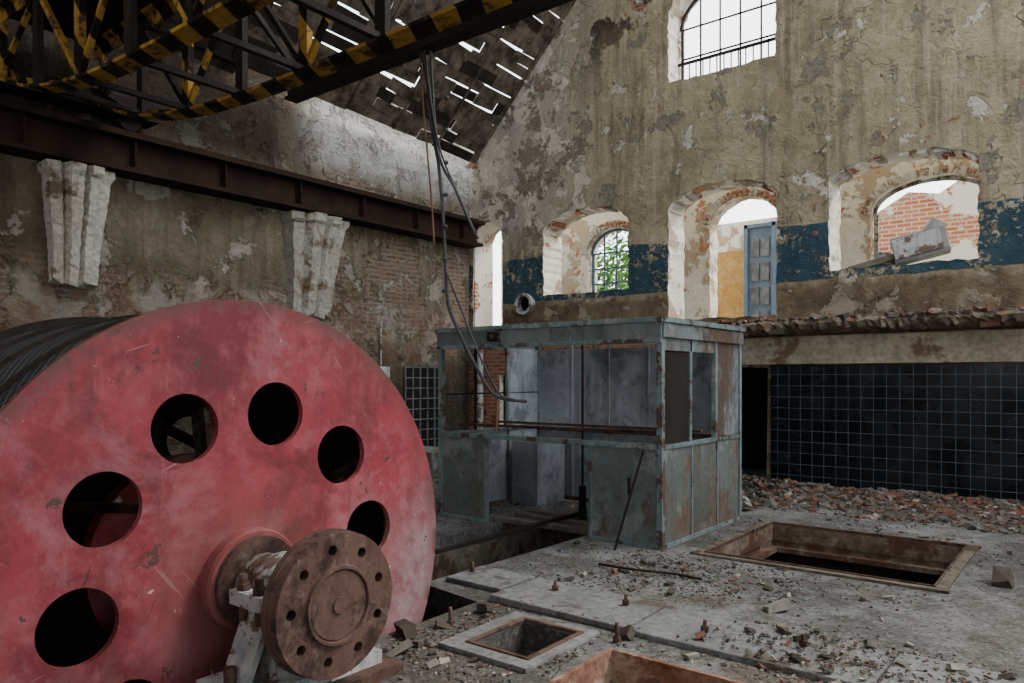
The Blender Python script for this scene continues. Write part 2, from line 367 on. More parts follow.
    def build(s,bevel=0,parent=None):
        bmesh.ops.recalc_face_normals(s.bm,faces=s.bm.faces[:])
        me=bpy.data.meshes.new(s.name); s.bm.to_mesh(me); s.bm.free()
        for m in s.mats: me.materials.append(m)
        o=bpy.data.objects.new(s.name,me); COL.objects.link(o)
        if bevel:
            b=o.modifiers.new('bevel','BEVEL'); b.width=bevel; b.segments=2; b.limit_method='ANGLE'; b.angle_limit=.8
        if parent: o.parent=parent
        return o

def circ(cx,cy,r,n=32): return [(cx+r*math.cos(2*math.pi*k/n),cy+r*math.sin(2*math.pi*k/n)) for k in range(n)]
def rect(x0,x1,y0,y1): return [(x0,y0),(x1,y0),(x1,y1),(x0,y1)]
def arch(x0,x1,zb,zs,zt,j=.016,n=26):
    pts=[]
    def seg(a,b,m):
        for i in range(m): t=i/m; pts.append((a[0]+(b[0]-a[0])*t+U(-j,j),a[1]+(b[1]-a[1])*t+U(-j,j)))
    seg((x0,zb),(x1,zb),16); seg((x1,zb),(x1,zs),16)
    cx=(x0+x1)/2;hw=(x1-x0)/2
    for i in range(n): t=math.pi*i/n; pts.append((cx+hw*math.cos(t)+U(-j,j),zs+(zt-zs)*math.sin(t)+U(-j,j)))
    seg((x0,zs),(x0,zb),16)
    return pts

WY=11.3; LX=-10.0
# ------------------------------------------------------------ floor
b=MB('floor',[MF])
drumpit=[(-5.7,.5),(-3.5,.5),(-3.5,4.05),(-4.15,4.15),(-4.12,5.6),(-4.1,7.2),(-5.2,7.2),(-5.22,5.2),(-5.2,4.15),(-5.7,4.1)]
HX0,HX1,HY0,HY1=-2.95,-2.52,3.34,3.88
b.plate([(-10.6,-4.3),(6.3,-4.3),(6.3,13.4),(-10.6,13.4)],[drumpit,rect(-2.83,-.98,6.42,8.2),rect(HX0,HX1,HY0,HY1),rect(-2.28,-1.0,2.5,3.84)],.16,lambda v:(v.x,v.y,v.z-.08))
b.build()
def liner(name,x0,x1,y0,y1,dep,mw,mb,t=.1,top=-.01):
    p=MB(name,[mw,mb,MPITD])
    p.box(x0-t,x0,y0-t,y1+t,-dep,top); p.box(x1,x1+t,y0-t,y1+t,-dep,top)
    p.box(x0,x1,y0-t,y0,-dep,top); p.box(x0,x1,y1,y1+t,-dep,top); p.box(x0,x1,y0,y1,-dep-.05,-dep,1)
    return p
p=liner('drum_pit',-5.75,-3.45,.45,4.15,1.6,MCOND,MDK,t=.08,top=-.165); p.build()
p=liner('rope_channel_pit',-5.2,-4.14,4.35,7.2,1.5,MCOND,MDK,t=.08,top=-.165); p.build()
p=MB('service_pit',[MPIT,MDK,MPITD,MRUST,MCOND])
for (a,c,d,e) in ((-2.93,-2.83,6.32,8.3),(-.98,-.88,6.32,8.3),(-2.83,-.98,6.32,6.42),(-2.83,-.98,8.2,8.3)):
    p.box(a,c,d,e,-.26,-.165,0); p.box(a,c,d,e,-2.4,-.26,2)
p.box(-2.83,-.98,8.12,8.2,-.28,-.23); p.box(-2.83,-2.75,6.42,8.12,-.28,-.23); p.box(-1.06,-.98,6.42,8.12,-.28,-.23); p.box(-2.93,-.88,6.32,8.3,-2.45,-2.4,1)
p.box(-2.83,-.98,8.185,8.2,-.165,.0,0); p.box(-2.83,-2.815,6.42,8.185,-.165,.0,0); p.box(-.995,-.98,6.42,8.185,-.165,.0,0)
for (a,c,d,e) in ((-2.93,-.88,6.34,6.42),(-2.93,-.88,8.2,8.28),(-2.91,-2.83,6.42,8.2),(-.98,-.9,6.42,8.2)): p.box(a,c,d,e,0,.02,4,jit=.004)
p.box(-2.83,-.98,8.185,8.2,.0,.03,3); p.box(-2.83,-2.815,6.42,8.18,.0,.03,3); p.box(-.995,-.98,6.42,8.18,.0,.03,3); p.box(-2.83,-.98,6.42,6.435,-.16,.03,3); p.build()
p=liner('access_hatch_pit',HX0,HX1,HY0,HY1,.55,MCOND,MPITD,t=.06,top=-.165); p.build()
p=MB('hatch_frame',[MCON,MRUST])
p.plate(rect(-3.1,-2.44,3.22,3.98),[rect(HX0,HX1,HY0,HY1)],.03,lambda v:(v.x,v.y,v.z+.015))
p.plate(rect(HX0-.02,HX1+.02,HY0-.02,HY1+.02),[rect(HX0+.012,HX1-.012,HY0+.012,HY1-.012)],.02,lambda v:(v.x,v.y,v.z+.03),1); p.build(.006)
p=liner('rust_stained_trench',-2.28,-1.0,2.5,3.84,.7,MRPIT,MPIT,t=.06,top=-.165)
p.box(-2.28,-1.0,3.81,3.84,-.165,.005,0); p.box(-2.28,-2.25,2.5,3.81,-.165,.005,0); p.build()
p=MB('concrete_plinth_strip',[MCON,MRUST])
xs=[-3.45]
while xs[-1]<3.5: xs.append(xs[-1]+U(.9,1.5))
for a,c in zip(xs,xs[1:]): p.box(a+.01,c-.01,4.12+U(-.02,.02),4.72+U(-.02,.02),0,.045+U(-.008,.008),jit=.006)
p.box(-4.05,-3.5,4.3,4.75,0,.04); p.build(.01)
p=MB('anchor_bolts',[MRUST])
for (x,y,z) in ((-3.13,4.49,.05),(-2.55,4.50,.05),(-3.98,4.54,.045),(-1.90,4.32,.05),(-1.35,4.44,.05),(-2.3,3.95,0),(-.2,4.4,.05),(-3.3,3.55,0)):
    p.cyl((x,y,z),(x,y,.12),.012); p.cyl((x,y,z),(x,y,z+.035),.024,seg=6,smooth=False)
p.build()

# ------------------------------------------------------------ arch wall
def xz(Y): return lambda v:(v.x,Y+v.z,v.y)
holes=[arch(-9.88,-9.12,2.62,4.25,4.66),arch(-8.15,-6.36,3.13,4.28,4.66),arch(-5.61,-3.83,2.55,4.35,4.70),arch(-3.08,-1.24,3.15,4.42,4.70),arch(-.55,1.25,3.15,4.4,4.70),
 arch(-5.61,-3.85,6.46,7.5,8.15),arch(3.0,4.6,3.15,4.4,4.7),
 [(-4.68,.02),(-3.98,.02),(-3.96,1.75),(-4.7,1.78)],rect(-9.2,-8.72,.5,1.66)]
gb=[]
for i in range(40):
    t=i/39; gb.append((-10.0+8.2*t+U(-.03,.03), 5.9+1.04*8.2*t+U(-.04,.04)))
outer=[(6,0),(6,6.2)]+[(-1.8+7.8*(1-i/20)+U(-.03,.03),14.4-8.2*(1-i/20)) for i in range(20)]+gb[::-1]+[(-10.0,0)]
b=MB('wall_arched',[MW,MWH])
b.plate(outer,holes,.6,xz(WY+.3),0,lambda f:0 if abs(f.normal.y)>.6 else 1)
b.build()
b=MB('wall_arched_brick_reveals',[MJB])
b.box(-9.9,-9.85,WY+.02,WY+.58,2.62,4.25); b.box(-9.15,-9.1,WY+.02,WY+.58,2.62,4.25)
b.build()
b=MB('trim_1',[MJX,MWH])
for (x0,x1,zs,zt) in ((-8.15,-6.36,4.28,4.66),(-5.61,-3.83,4.35,4.70),(-3.08,-1.24,4.42,4.70)):
    cx=(x0+x1)/2;hw=(x1-x0)/2; n=26
    for i in range(n):
        if R()<.45: continue
        t=math.pi*(i+.5)/n; rr=U(-.03,.0)
        px=cx+(hw+rr)*math.cos(t); pz=zs+(zt-zs+rr)*math.sin(t)
        b.box(px-.055,px+.055,WY+.03,WY+U(.2,.55),pz-.03,pz+.03,0 if R()<.5 else 1,(0,-math.atan2((zt-zs)*math.cos(t),-hw*math.sin(t)),0),.012)
b.build()
OW=[(-10.05,-9.5,2.6,4.1,4.5),(-8.3,-7.1,3.2,4.15,4.62),(-5.66,-4.4,2.5,4.35,4.85),(-2.92,-1.2,3.2,4.25,4.72),(.1,1.7,3.2,4.2,4.6)]
b=MB('wall_gallery_outer',[MWH,MWH])
b.plate(rect(-10.6,6,2.4,5.3),[arch(*o) for o in OW],.35,xz(13.25))
b.build()
b=MB('trim_2',[MJX])
for (x0,x1,zb,zs,zt) in OW[1:4]:
    cx=(x0+x1)/2;hw=(x1-x0)/2
    for i in range(22):
        t=math.pi*(i+.5)/22; px=cx+(hw+.07)*math.cos(t); pz=zs+(zt-zs+.07)*math.sin(t)
        b.box(px-.06,px+.06,13.03,13.08,pz-.035,pz+.035,0,(0,-math.atan2((zt-zs)*math.cos(t),-hw*math.sin(t))+1.57,0),.012)
b.build()
b=MB('gallery_floor',[MSOIL]); b.box(-14,8,WY+.6,30,2.25,2.45); b.build()
b=MB('brick_ruin',[MRUIN])
b.plate([(-3.4,2.45),(1.5,2.45),(1.5,5.6),(.3,5.7),(-.2,5.35),(-.9,5.4),(-1.1,5.1),(-1.9,5.2),(-2.3,4.95),(-2.8,5.05),(-3.4,4.7)],[],.3,xz(15.6))
b.build()
b=MB('ochre_building',[MYEL,MWH]); b.box(-7.2,-5.1,15.4,15.7,2.45,4.3); b.box(-7.2,-5.1,15.4,15.7,4.3,4.9,1); b.box(-5.1,-3.6,15.4,15.7,2.45,5.0,1); b.build()
b=MB('door_1',[MBLUE,MGLASS])
b.box(-5.76,-5.26,15.28,15.34,2.46,4.7,0)
for z in (2.6,3.1,3.6,4.1): b.box(-5.7,-5.53,15.25,15.3,z,z+.38,1); b.box(-5.49,-5.32,15.25,15.3,z,z+.38,1)
b.box(-5.84,-5.76,15.22,15.4,2.46,4.78); b.box(-5.26,-5.18,15.22,15.4,2.46,4.78); b.box(-5.84,-5.18,15.22,15.4,4.7,4.78); b.build(.006)
b=MB('garden_bush',[MLEAF,MTIMB])
for k in range(3600):
    a=U(0,6.28);r=R()**.5; c=Vector((-9.6+1.9*r*math.cos(a),16.8+.8*r*math.sin(a),2.5+U(0,2.9)*(1.15-r*.5)))
    n=Vector((U(-1,1),U(-1,1),U(-1,1))).normalized(); t=n.orthogonal().normalized(); w=n.cross(t); L=U(.06,.13)
    vs=[b.bm.verts.new(c+t*L),b.bm.verts.new(c+w*L*.45),b.bm.verts.new(c-t*L),b.bm.verts.new(c-w*L*.45)]; b.bm.faces.new(vs)
for k in range(6): b.cyl((-9.6+U(-.6,.6),16.8,2.4),(-9.6+U(-1.2,1.2),16.8+U(-.5,.5),4.4),.03,1,6)
b.build()
b=MB('hillside',[MHILL])
nn=24; g=[[b.bm.verts.new((-110+i*9,90+j*12,-5+ (34+12*noise.noise(Vector((i*.25,j*.3,2))))*math.sin(min(1,j/5)*1.57)*math.exp(-((i-8)/9)**2)+3*noise.noise(Vector((i*.9,j,1))))) for j in range(8)] for i in range(nn)]
for i in range(nn-1):
    for j in range(7): b.bm.faces.new((g[i][j],g[i+1][j],g[i+1][j+1],g[i][j+1]))
b.build()
def win(name,x0,x1,z0,z1,Y,nx,nz,m=MDST,archtop=None,w=.03):
    p=MB(name,[m])
    p.box(x0,x0+w,Y,Y+.05,z0,z1); p.box(x1-w,x1,Y,Y+.05,z0,z1); p.box(x0,x1,Y,Y+.05,z0,z0+w)
    cx=(x0+x1)/2;hw=(x1-x0)/2; at=archtop or z1
    def top(x): return z1+(at-z1)*math.sqrt(max(0,1-((x-cx)/hw)**2))
    for i in range(1,nx): x=x0+(x1-x0)*i/nx; p.box(x-w*.3,x+w*.3,Y+.01,Y+.04,z0,top(x))
    for j in range(1,nz+1): z=z0+(z1-z0)*j/nz; p.box(x0,x1,Y+.01,Y+.04,z-w*.3,z+w*.3)
    if archtop:
        for i in range(14):
            a=math.pi*i/14;c=math.pi*(i+1)/14
            p.bar((cx+hw*math.cos(a),Y+.02,z1+(at-z1)*math.sin(a)),(cx+hw*math.cos(c),Y+.02,z1+(at-z1)*math.sin(c)),.05,w)
    return p
p=win('window_1',-5.58,-3.88,6.48,7.48,WY+.42,5,2,archtop=8.1,w=.035)
for i in range(14): x=-5.5+i*.12; p.box(x-.008,x+.008,WY+.3,WY+.32,6.5,6.85)
p.box(-5.58,-3.88,WY+.29,WY+.33,6.83,6.87); p.build()
win('window_2',-2.9,-1.22,3.22,4.25,13.2,1,0,MCREAM,4.7,.07).build()
win('window_3',-8.28,-7.12,3.22,4.15,13.2,4,3,MBLUE,4.6,.05).build()
win('window_4',-9.18,-8.74,.52,1.64,WY+.1,3,6,MDST).build()
b=MB('window_pane',[mat_simple('frosted_old_glass',(.3,.33,.36),.4)]); b.box(-9.18,-8.74,WY+.2,WY+.22,.52,1.64); b.build()
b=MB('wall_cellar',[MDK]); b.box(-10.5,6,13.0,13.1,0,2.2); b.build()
# crumbling ledge
b=MB('broken_ledge',[MLEDGE,MBR[0],MBR[1],MBR[3]])
x=-5.6; prev=None; lv=Vector
while x<5:
    nz=lambda f,s: noise.noise(lv((x*f,s,0)))
    pr=.38+.16*nz(1.3,0)+.12*nz(5,2)+U(-.03,.03); tp=2.43+.03*nz(2,5)+U(-.012,.012); bt=2.31-.04*nz(3,8)-.06*max(0,nz(1.1,11))+U(-.02,.02)
    ring=[b.bm.verts.new(lv((x,WY-.003,tp))),b.bm.verts.new(lv((x,WY-pr+.04,tp+U(-.015,.01)))),b.bm.verts.new(lv((x,WY-pr,tp-.05+U(-.02,.02)))),b.bm.verts.new(lv((x,WY-pr+.06+U(-.03,.03),bt))),b.bm.verts.new(lv((x,WY-.13,2.27-.03*R()))),b.bm.verts.new(lv((x,WY-.003,2.235)))]
    if prev:
        for k in range(6): b.bm.faces.new((prev[k],prev[(k+1)%6],ring[(k+1)%6],ring[k]))
    else: b.bm.faces.new(ring)
    prev=ring; x+=.05
b.bm.faces.new(prev)
for k in range(520):
    x=U(-5.5,4.8);y=WY-U(.1,.38);q=U(.012,.04) if R()<.92 else U(.045,.065); b.box(x-q*1.4,x+q*1.4,y-q,y+q,2.44+q*.2-q*.5,2.44+q*.7,random.choice((0,0,1,2,3)),(U(-.4,.4),U(-.4,.4),U(0,3)),.01)
x=-5.5
while x<4.9:
    if R()<.5: b.box(x,x+U(.12,.22),WY-U(.24,.36),WY-.12,2.245+U(-.01,.01),2.31,random.choice((0,1,3,3)),jit=.015)
    x+=.24
b.build()
b=MB('lintel_beam',[mat_concrete('beige_lintel',(.26,.22,.155),(.38,.33,.25),2,(.13,.085,.05),.56)]); b.box(-4.95,5,WY-.1,WY-.002,1.8,2.21); b.build(.01)
b=MB('wall_tile_panel',[MT,MCOND]); b.box(-3.9,5,WY-.05,WY-.002,0,1.79); b.build()
b=MB('vent_pipe',[MCREAM,MDK])
c=(-8.5,WY,2.99)
vs=[]
for (a,r) in ((-.18,.2),(-.18,.15),(.0,.15),(.0,.16),(-.1,.17),(-.1,.2)): vs.append([b.bm.verts.new((c[0]+r*math.cos(k*math.pi/14),c[1]+a,c[2]+r*math.sin(k*math.pi/14))) for k in range(28)])
for i in range(6):
    for k in range(28): b.bm.faces.new((vs[i][k],vs[i][(k+1)%28],vs[(i+1)%6][(k+1)%28],vs[(i+1)%6][k]))
b.cyl((c[0],c[1]-.03,c[2]),(c[0],c[1]-.005,c[2]),.15,1); b.build()
b=MB('broken_cabinet',[MGREY,MCREAM,MTIMB])
b.box(-2.3,-1.62,WY+.12,WY+.48,3.24,3.6,0,(0,-.22,.15)); b.box(-2.26,-1.66,WY+.07,WY+.11,3.28,3.56,1,(0,-.22,.15))
b.box(-2.85,-2.25,WY+.1,WY+.5,3.17,3.26,2,(0,-.22,0)); b.box(-1.9,-1.7,WY+.15,WY+.4,3.5,3.74,0,(0,.5,.4)); b.box(-2.5,-2.3,WY+.15,WY+.4,3.2,3.36,1,(0,.3,.2)); b.build(.01)
# ------------------------------------------------------------ left wall
def yz(X): return lambda v:(X+v.z,v.x,v.y)
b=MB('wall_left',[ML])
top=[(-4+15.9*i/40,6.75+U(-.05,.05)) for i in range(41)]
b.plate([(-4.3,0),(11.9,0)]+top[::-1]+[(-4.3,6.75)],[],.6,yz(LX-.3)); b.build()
b=MB('wall_back',[MW]); b.plate([(-10,0),(6,0),(6,6.3),(-1.8,14.2),(-10,5.7)],[arch(-8,-6,2.2,4.6,5.2),arch(-3,-1,2.2,4.6,5.2),arch(2,4,2.2,4.6,5.2)],.3,xz(-4.15)); b.build()  # unseen wall, added to keep the room dimmer than outdoors
b=MB('wall_right',[ML]); b.plate(rect(-4,11.9,0,6.2),[arch(-2,0,1.2,4.2,4.8),arch(2,4.4,1.2,4.2,4.8),arch(6.2,8.6,1.2,4.2,4.8)],.3,yz(6.15)); b.build()  # unseen wall, added with the back one; its openings admit side light
def pil(name,y0,y1,z0,z1,lean,k):
    p=MB(name,[mat_concrete(name+'_plaster',tuple(x*k for x in (.38,.35,.29)),tuple(x*k for x in (.52,.49,.43)),3,(.15,.11,.075),.56)])
    n=30; rings=[]
    for i in range(n+1):
        t=i/n; z=z1+(z0-z1)*t; w=(y1-y0)/2*(1.05-.3*t+.03*math.sin(t*7)); cy=(y0+y1)/2+lean*t; dp=.40*(1-.42*t)
        if t<.1: w*=1.12; dp*=1.1
        prof=[(0,-w),(dp*.6,-w*.98),(dp*.8,-w*.7),(dp*.62,-w*.55),(dp,-w*.42),(dp*1.02,-w*.05),(dp*.72,w*.05),(dp,w*.18),(dp*.98,w*.5),(dp*.68,w*.58),(dp*.7,w*.95),(0,w)]
        e=.07 if i==n else .012
        rings.append([p.bm.verts.new((LX+.003+max(0,a+(U(-.008,.008) if a else 0)),cy+c+U(-.009,.009),z+U(-e,e))) for a,c in prof])
    for i in range(n):
        for k in range(11): p.bm.faces.new((rings[i][k],rings[i][k+1],rings[i+1][k+1],rings[i+1][k]))
    p.bm.faces.new(rings[0]); p.bm.faces.new(rings[-1]); p.build()
pil('pilaster_stub',3.58,4.25,2.75,4.17,-.02,1.05); pil('pilaster_stub',7.0,7.95,2.6,4.17,-.1,.75)
b=MB('crane_rail_beam',[MBEAM])
b.box(-10.0,-9.55,-4,11.28,4.62,4.68); b.box(-10.0,-9.6,-4,11.28,4.2,4.26); b.box(-9.82,-9.76,-4,11.28,4.26,4.62); b.box(-9.85,-9.75,-4,11.28,4.68,4.76)
for i in range(12): b.box(-9.76,-9.62,-3+i*1.25,-2.98+i*1.25,4.26,4.62)
b.build()
b=MB('grid_shutter',[MGRID,mat_simple('shutter_black',(.01,.01,.011),.5)])  # plain black sheet behind the grid bars
b.box(-9.998,-9.96,9.5,10.45,.0,1.8,1)
for i in range(6): y=9.5+.19*i; b.box(-9.97,-9.93,y-.009,y+.009,.0,1.8)
for i in range(10): z=.06+.193*i; b.box(-9.97,-9.93,9.5,10.45,z-.009,z+.009)
b.build()
b=MB('fuse_box',[MCREAM]); b.box(-9.998,-9.86,8.75,9.05,1.5,1.8); b.box(-9.86,-9.84,8.77,9.03,1.52,1.78); b.cyl((-9.93,8.9,1.8),(-9.93,8.9,2.6),.015); b.cyl((-9.93,8.9,.42),(-9.93,8.9,1.5),.015); b.build(.005)
b=MB('concrete_block_base',[MCON]); b.box(-9.9,-8.3,8.5,9.3,0,.42,jit=.02); b.box(-8.9,-8.5,10.4,10.9,0,.7,jit=.02); b.build(.02)
b=MB('steel_post',[MCREAM]); b.box(-9.62,-9.5,11.05,11.17,0,2.3); b.box(-9.7,-9.4,11.0,11.2,2.2,2.3); b.build(.01)

# ------------------------------------------------------------ roof
def zr(X,Y): return 5.72+1.04*(X+10)+.05*(11.3-Y)
b=MB('roof_lath',[MWOOD,MTAR])
s=-.12
while s<12.4:
    X=-9.75+s*.69
    y=-4.0
    while y<11.3:
        L=U(.25,1.1); y2=min(y+L,11.3)
        dark=y<5.7
        w=.24 if dark else (U(.205,.24) if R()<.62 else U(.178,.2))
        if dark or R()>.008:
            o=U(-.012,.012); j=U(-.018,.018) if not dark else 0
            p0=(X,y,zr(X,y)+o); p1=(X+j*.7,y2,zr(X+j*.7,y2)+o+j)
            d=Vector((.69,0,.72))*w
            vs=[Vector(p0),Vector(p1),Vector(p1)+d,Vector(p0)+d]
            up=Vector((-.72,0,.69))*.02
            vv=[b.bm.verts.new(v) for v in vs]+[b.bm.verts.new(v+up) for v in vs]
            for q in ((0,1,2,3),(4,5,6,7),(0,1,5,4),(1,2,6,5),(2,3,7,6),(3,0,4,7)): b.bm.faces.new([vv[k] for k in q]).material_index=1 if y<6.0 or R()<.2 else 0
        y=y2+ (U(0,.016) if not dark else 0)
    s+=.205
b.build()
b=MB('roof_rafters',[MBEAM,MTAR,MWOOD])
y=-3.5
while y<11.3:
    b.bar((-9.75,y,zr(-9.75,y)-.03),(-1.4,y,zr(-1.4,y)-.03),.04,.04,2 if y>6 else 1); y+=1.05
for X in (-5.2,-2.8): b.bar((X,-4,zr(X,-4)-.2),(X,11.28,zr(X,11.28)-.2),.1,.12)
y=-3.5
while y<11.2:
    b.bar((-1.4,y,zr(-1.4,y)-.06),(6.1,y,6.2),.05,.08,1); y+=2.1
b.build()
b=MB('roof_boarding',[MTAR])
def slab(cs):
    vv=[b.bm.verts.new(q) for q in cs]+[b.bm.verts.new(q+Vector((0,0,.05))) for q in cs]
    for q in ((0,1,2,3),(4,5,6,7),(0,1,5,4),(1,2,6,5),(2,3,7,6),(3,0,4,7)): b.bm.faces.new([vv[k] for k in q])
slab([Vector((X,y,zr(X,y)+.08)) for X,y in ((-10.2,-4),(-1.4,-4),(-1.4,6.1),(-10.2,6.1))])
slab([Vector((-1.4,-4,15.1)),Vector((6.1,-4,6.25)),Vector((6.1,2.2,6.25)),Vector((-1.4,2.2,15.1))])  # unseen boards added on the right slope to cut light on the left wall
b.build()

# ------------------------------------------------------------ overhead crane
b=MB('overhead_crane',[MST,MDST,MTAR])
def zc(X): return 4.26+.76*min(1.15,abs(X+2.9)/6.8)**5
XS=[-9.7+.35*i for i in range(0,42)]
for Y in (3.0,4.05):
    for a,c in zip(XS,XS[1:]):
        b.bar((a,Y,zc(a)),(c,Y,zc(c)),.2,.03,0); b.bar((a,Y+.08,zc(a)+.05),(c,Y+.08,zc(c)+.05),.02,.1,0)
    b.box(-9.7,4.6,Y-.1,Y+.1,5.62,5.66,0); b.box(-9.7,4.6,Y-.01,Y+.01,5.5,5.62,0)
    for i in range(0,14):
        X=-9.5+1.0*i; b.box(X-.06,X+.06,Y-.03,Y+.03,zc(X),5.62,1 if i%2 else 0)
        if i<13: 
            s=i%2; b.bar((X,Y,(5.55 if s else zc(X)+.05)),(X+1,Y,(zc(X+1)+.05 if s else 5.55)),.05,.05,0)
for i in range(0,14):
    X=-9.5+1.0*i; b.box(X-.03,X+.03,3.0,4.05,zc(X)+.02,zc(X)+.07,1)
b.box(-9.7,4.6,2.95,4.1,5.67,5.71,2)
b.box(-9.95,-9.6,2.3,4.8,4.9,5.12,1)
for y in (2.55,4.5): b.cyl((-9.86,y,4.92),(-9.74,y,4.92),.16,1)
b.box(-7.0,4.6,4.92,5.0,4.66,4.84,1); b.box(-7.0,4.6,4.88,5.04,4.64,4.67,1)
for X in (-6.8,-5.4,-4.0,-2.6): b.bar((X,4.1,5.6),(X,4.96,4.84),.05,.05,1)
b.build()

b=MB('hanging_cables',[MCABL,MROP2])
b.sweep([(-4.97,4.96,4.635),(-4.93,5.03,4.20),(-4.86,5.09,3.45),(-4.83,5.12,2.8),(-4.80,5.13,2.33),(-4.74,5.17,2.10),(-4.60,5.29,1.72),(-4.45,5.40,1.44),(-4.22,5.59,1.38)],.016,0)
b.sweep([(-4.89,4.99,4.635),(-4.87,5.07,3.73),(-4.74,5.17,3.36),(-4.6,5.29,2.94)],.013,0)
b.sweep([(-4.93,4.95,4.635),(-4.85,5.05,3.8),(-4.72,5.2,3.3),(-4.57,5.3,2.9)],.009,0)
b.sweep([(-5.0,4.97,4.635),(-4.98,4.98,4.2),(-4.92,5.03,3.3),(-4.9,5.05,2.85)],.009,1)
b.sweep([(-4.8,5.1,2.6),(-4.7,5.2,2.25),(-4.55,5.3,1.8),(-4.42,5.42,1.46),(-4.3,5.5,1.40)],.009,0)
b.sweep([(-4.46,5.42,1.5),(-4.44,5.42,1.3),(-4.45,5.41,1.1)],.013,1)
for i in range(3): b.sweep([(-4.95,5.0,4.2),(-4.93+.04*i,5.05,3.9-.1*i),(-4.88,5.08,3.6)],.008,0)
for i in range(7):
    z=2.4+.3*i; b.cyl((-4.83+.005*i,5.115,z),(-4.83+.005*i,5.115,z+.03),.022,0,10)
b.build()

# ------------------------------------------------------------ hoist drum
CY,CZ,RD=2.33,.545,1.48; DX=-3.7; SZ=CZ-.045
hl=[circ(CY+.87*math.cos(math.radians(6+36*k)),CZ+.87*math.sin(math.radians(6+36*k)),.18,40) for k in range(10)]
b=MB('hoist_drum',[MRED,MROPE,MDST,MSTEEL,MRUST,MCREAM])
b.plate(circ(CY,CZ,RD,160),hl,.04,yz(DX))
b.plate(circ(CY,CZ,RD,120),hl,.04,yz(-5.5),2)
b.lathe([(-3.74,1.43),(-5.46,1.43),(-5.46,1.36),(-3.74,1.36)],CY,CZ,1,160,closed=True)
for x in (-4.1,-4.55,-5.0): b.lathe([(x-.02,1.425),(x-.02,1.45),(x+.02,1.45),(x+.02,1.425)],CY,CZ,2,128,closed=True)
for x in (-4.0,-4.6,-5.2):
    for k in range(5):
        a=math.radians(24+72*k); y=math.cos(a);z=math.sin(a)
        b.bar((x,CY+.15*y,CZ+.15*z),(x,CY+1.37*y,CZ+1.37*z),.14,.05,3 if x>-4.5 else 2)
    b.lathe([(x-.06,1.33),(x+.06,1.33),(x+.06,1.37),(x-.06,1.37)],CY,CZ,3,64,closed=True)
for k in range(5):
    a=math.radians(60+72*k); b.bar((-3.75,CY+.5*math.cos(a),CZ+.5*math.sin(a)),(-5.4,CY+.9*math.cos(a+.5),CZ+.9*math.sin(a+.5)),.05,.05,4)
b.lathe([(-5.9,.12),(-3.7,.12)],CY,CZ,3,32)
b.lathe([(-4.35,.6),(-4.25,.6),(-4.25,.2),(-4.35,.2)],CY,CZ,0,64,closed=True)
b.lathe([(-3.72,.28),(-3.61,.28),(-3.59,.27),(-3.59,.2),(-3.62,.185),(-3.72,.185)],CY,SZ,0,64,closed=True)
b.lathe([(-3.6,.25),(-3.56,.245),(-3.56,.15),(-3.6,.15)],CY,SZ,4,64,closed=True)
pr=[(-3.7,.15),(-3.56,.15)]
for i in range(5): x=-3.55+.045*i; pr+=[(x,.125),(x+.01,.16),(x+.03,.16),(x+.04,.125)]
pr+=[(-3.32,.125),(-3.0,.125)]
b.lathe(pr,CY,SZ,3,48)
FX=-2.96; FR=.35
b.lathe([(FX-.16,.19),(FX-.06,.22),(FX-.04,.22)],CY,SZ,4,48)
bh=[circ(CY+.27*math.cos(2*math.pi*k/9+.3),SZ+.27*math.sin(2*math.pi*k/9+.3),.026,16) for k in range(9)]
b.plate(circ(CY,SZ,FR,72),bh,.11,yz(FX),4)
b.lathe([(FX-.055,FR+.006),(FX-.015,FR+.006),(FX-.015,FR-.01),(FX-.055,FR-.01)],CY,SZ,4,72,closed=True)
b.lathe([(FX+.054,.195),(FX+.075,.19),(FX+.075,.175),(FX+.054,.17)],CY,SZ,4,64,closed=True)
b.lathe([(FX+.05,.17),(FX+.064,.165)],CY,SZ,4,64)
b.lathe([(FX+.055,.045),(FX+.075,.04)],CY,SZ,4,32)
for k in range(9):
    a=2*math.pi*k/9+.3; y=CY+.27*math.cos(a);z=SZ+.27*math.sin(a); b.cyl((FX-.09,y,z),(FX,y,z),.024,2,12)
b.cyl((-3.38,CY,SZ),(-3.18,CY,SZ),.19,5,40)
b.box(-3.38,-3.16,CY-.19,CY+.19,.12,SZ,5)
b.box(-3.40,-3.14,CY-.28,CY+.28,SZ-.02,SZ+.05,5)
for y in (-.24,.24):
    for x in (-3.34,-3.2): b.cyl((x,CY+y,SZ-.1),(x,CY+y,SZ+.13),.022,4,12); b.cyl((x,CY+y,SZ+.05),(x,CY+y,SZ+.085),.035,4,6,smooth=False)
for y in (-.3,-.1,.12,.3): b.bar((-3.27,CY+y*1.1,.12),(-3.27,CY+y*.65,SZ-.05),.2,.035,5)
b.box(-3.16,-3.08,CY-.03,CY+.03,.1,SZ-.2,5)
b.box(-3.46,-3.06,CY-.42,CY+.42,.06,.13,5); b.box(-3.47,-2.98,CY-.52,CY+.5,0.0,.06,4)
for y in (-.36,.36): b.cyl((-3.26,CY+y,.1),(-3.26,CY+y,.22),.03,4,12)
b.box(-6.05,-5.72,CY-.3,CY+.3,0,.6,5)
b.build(.003)

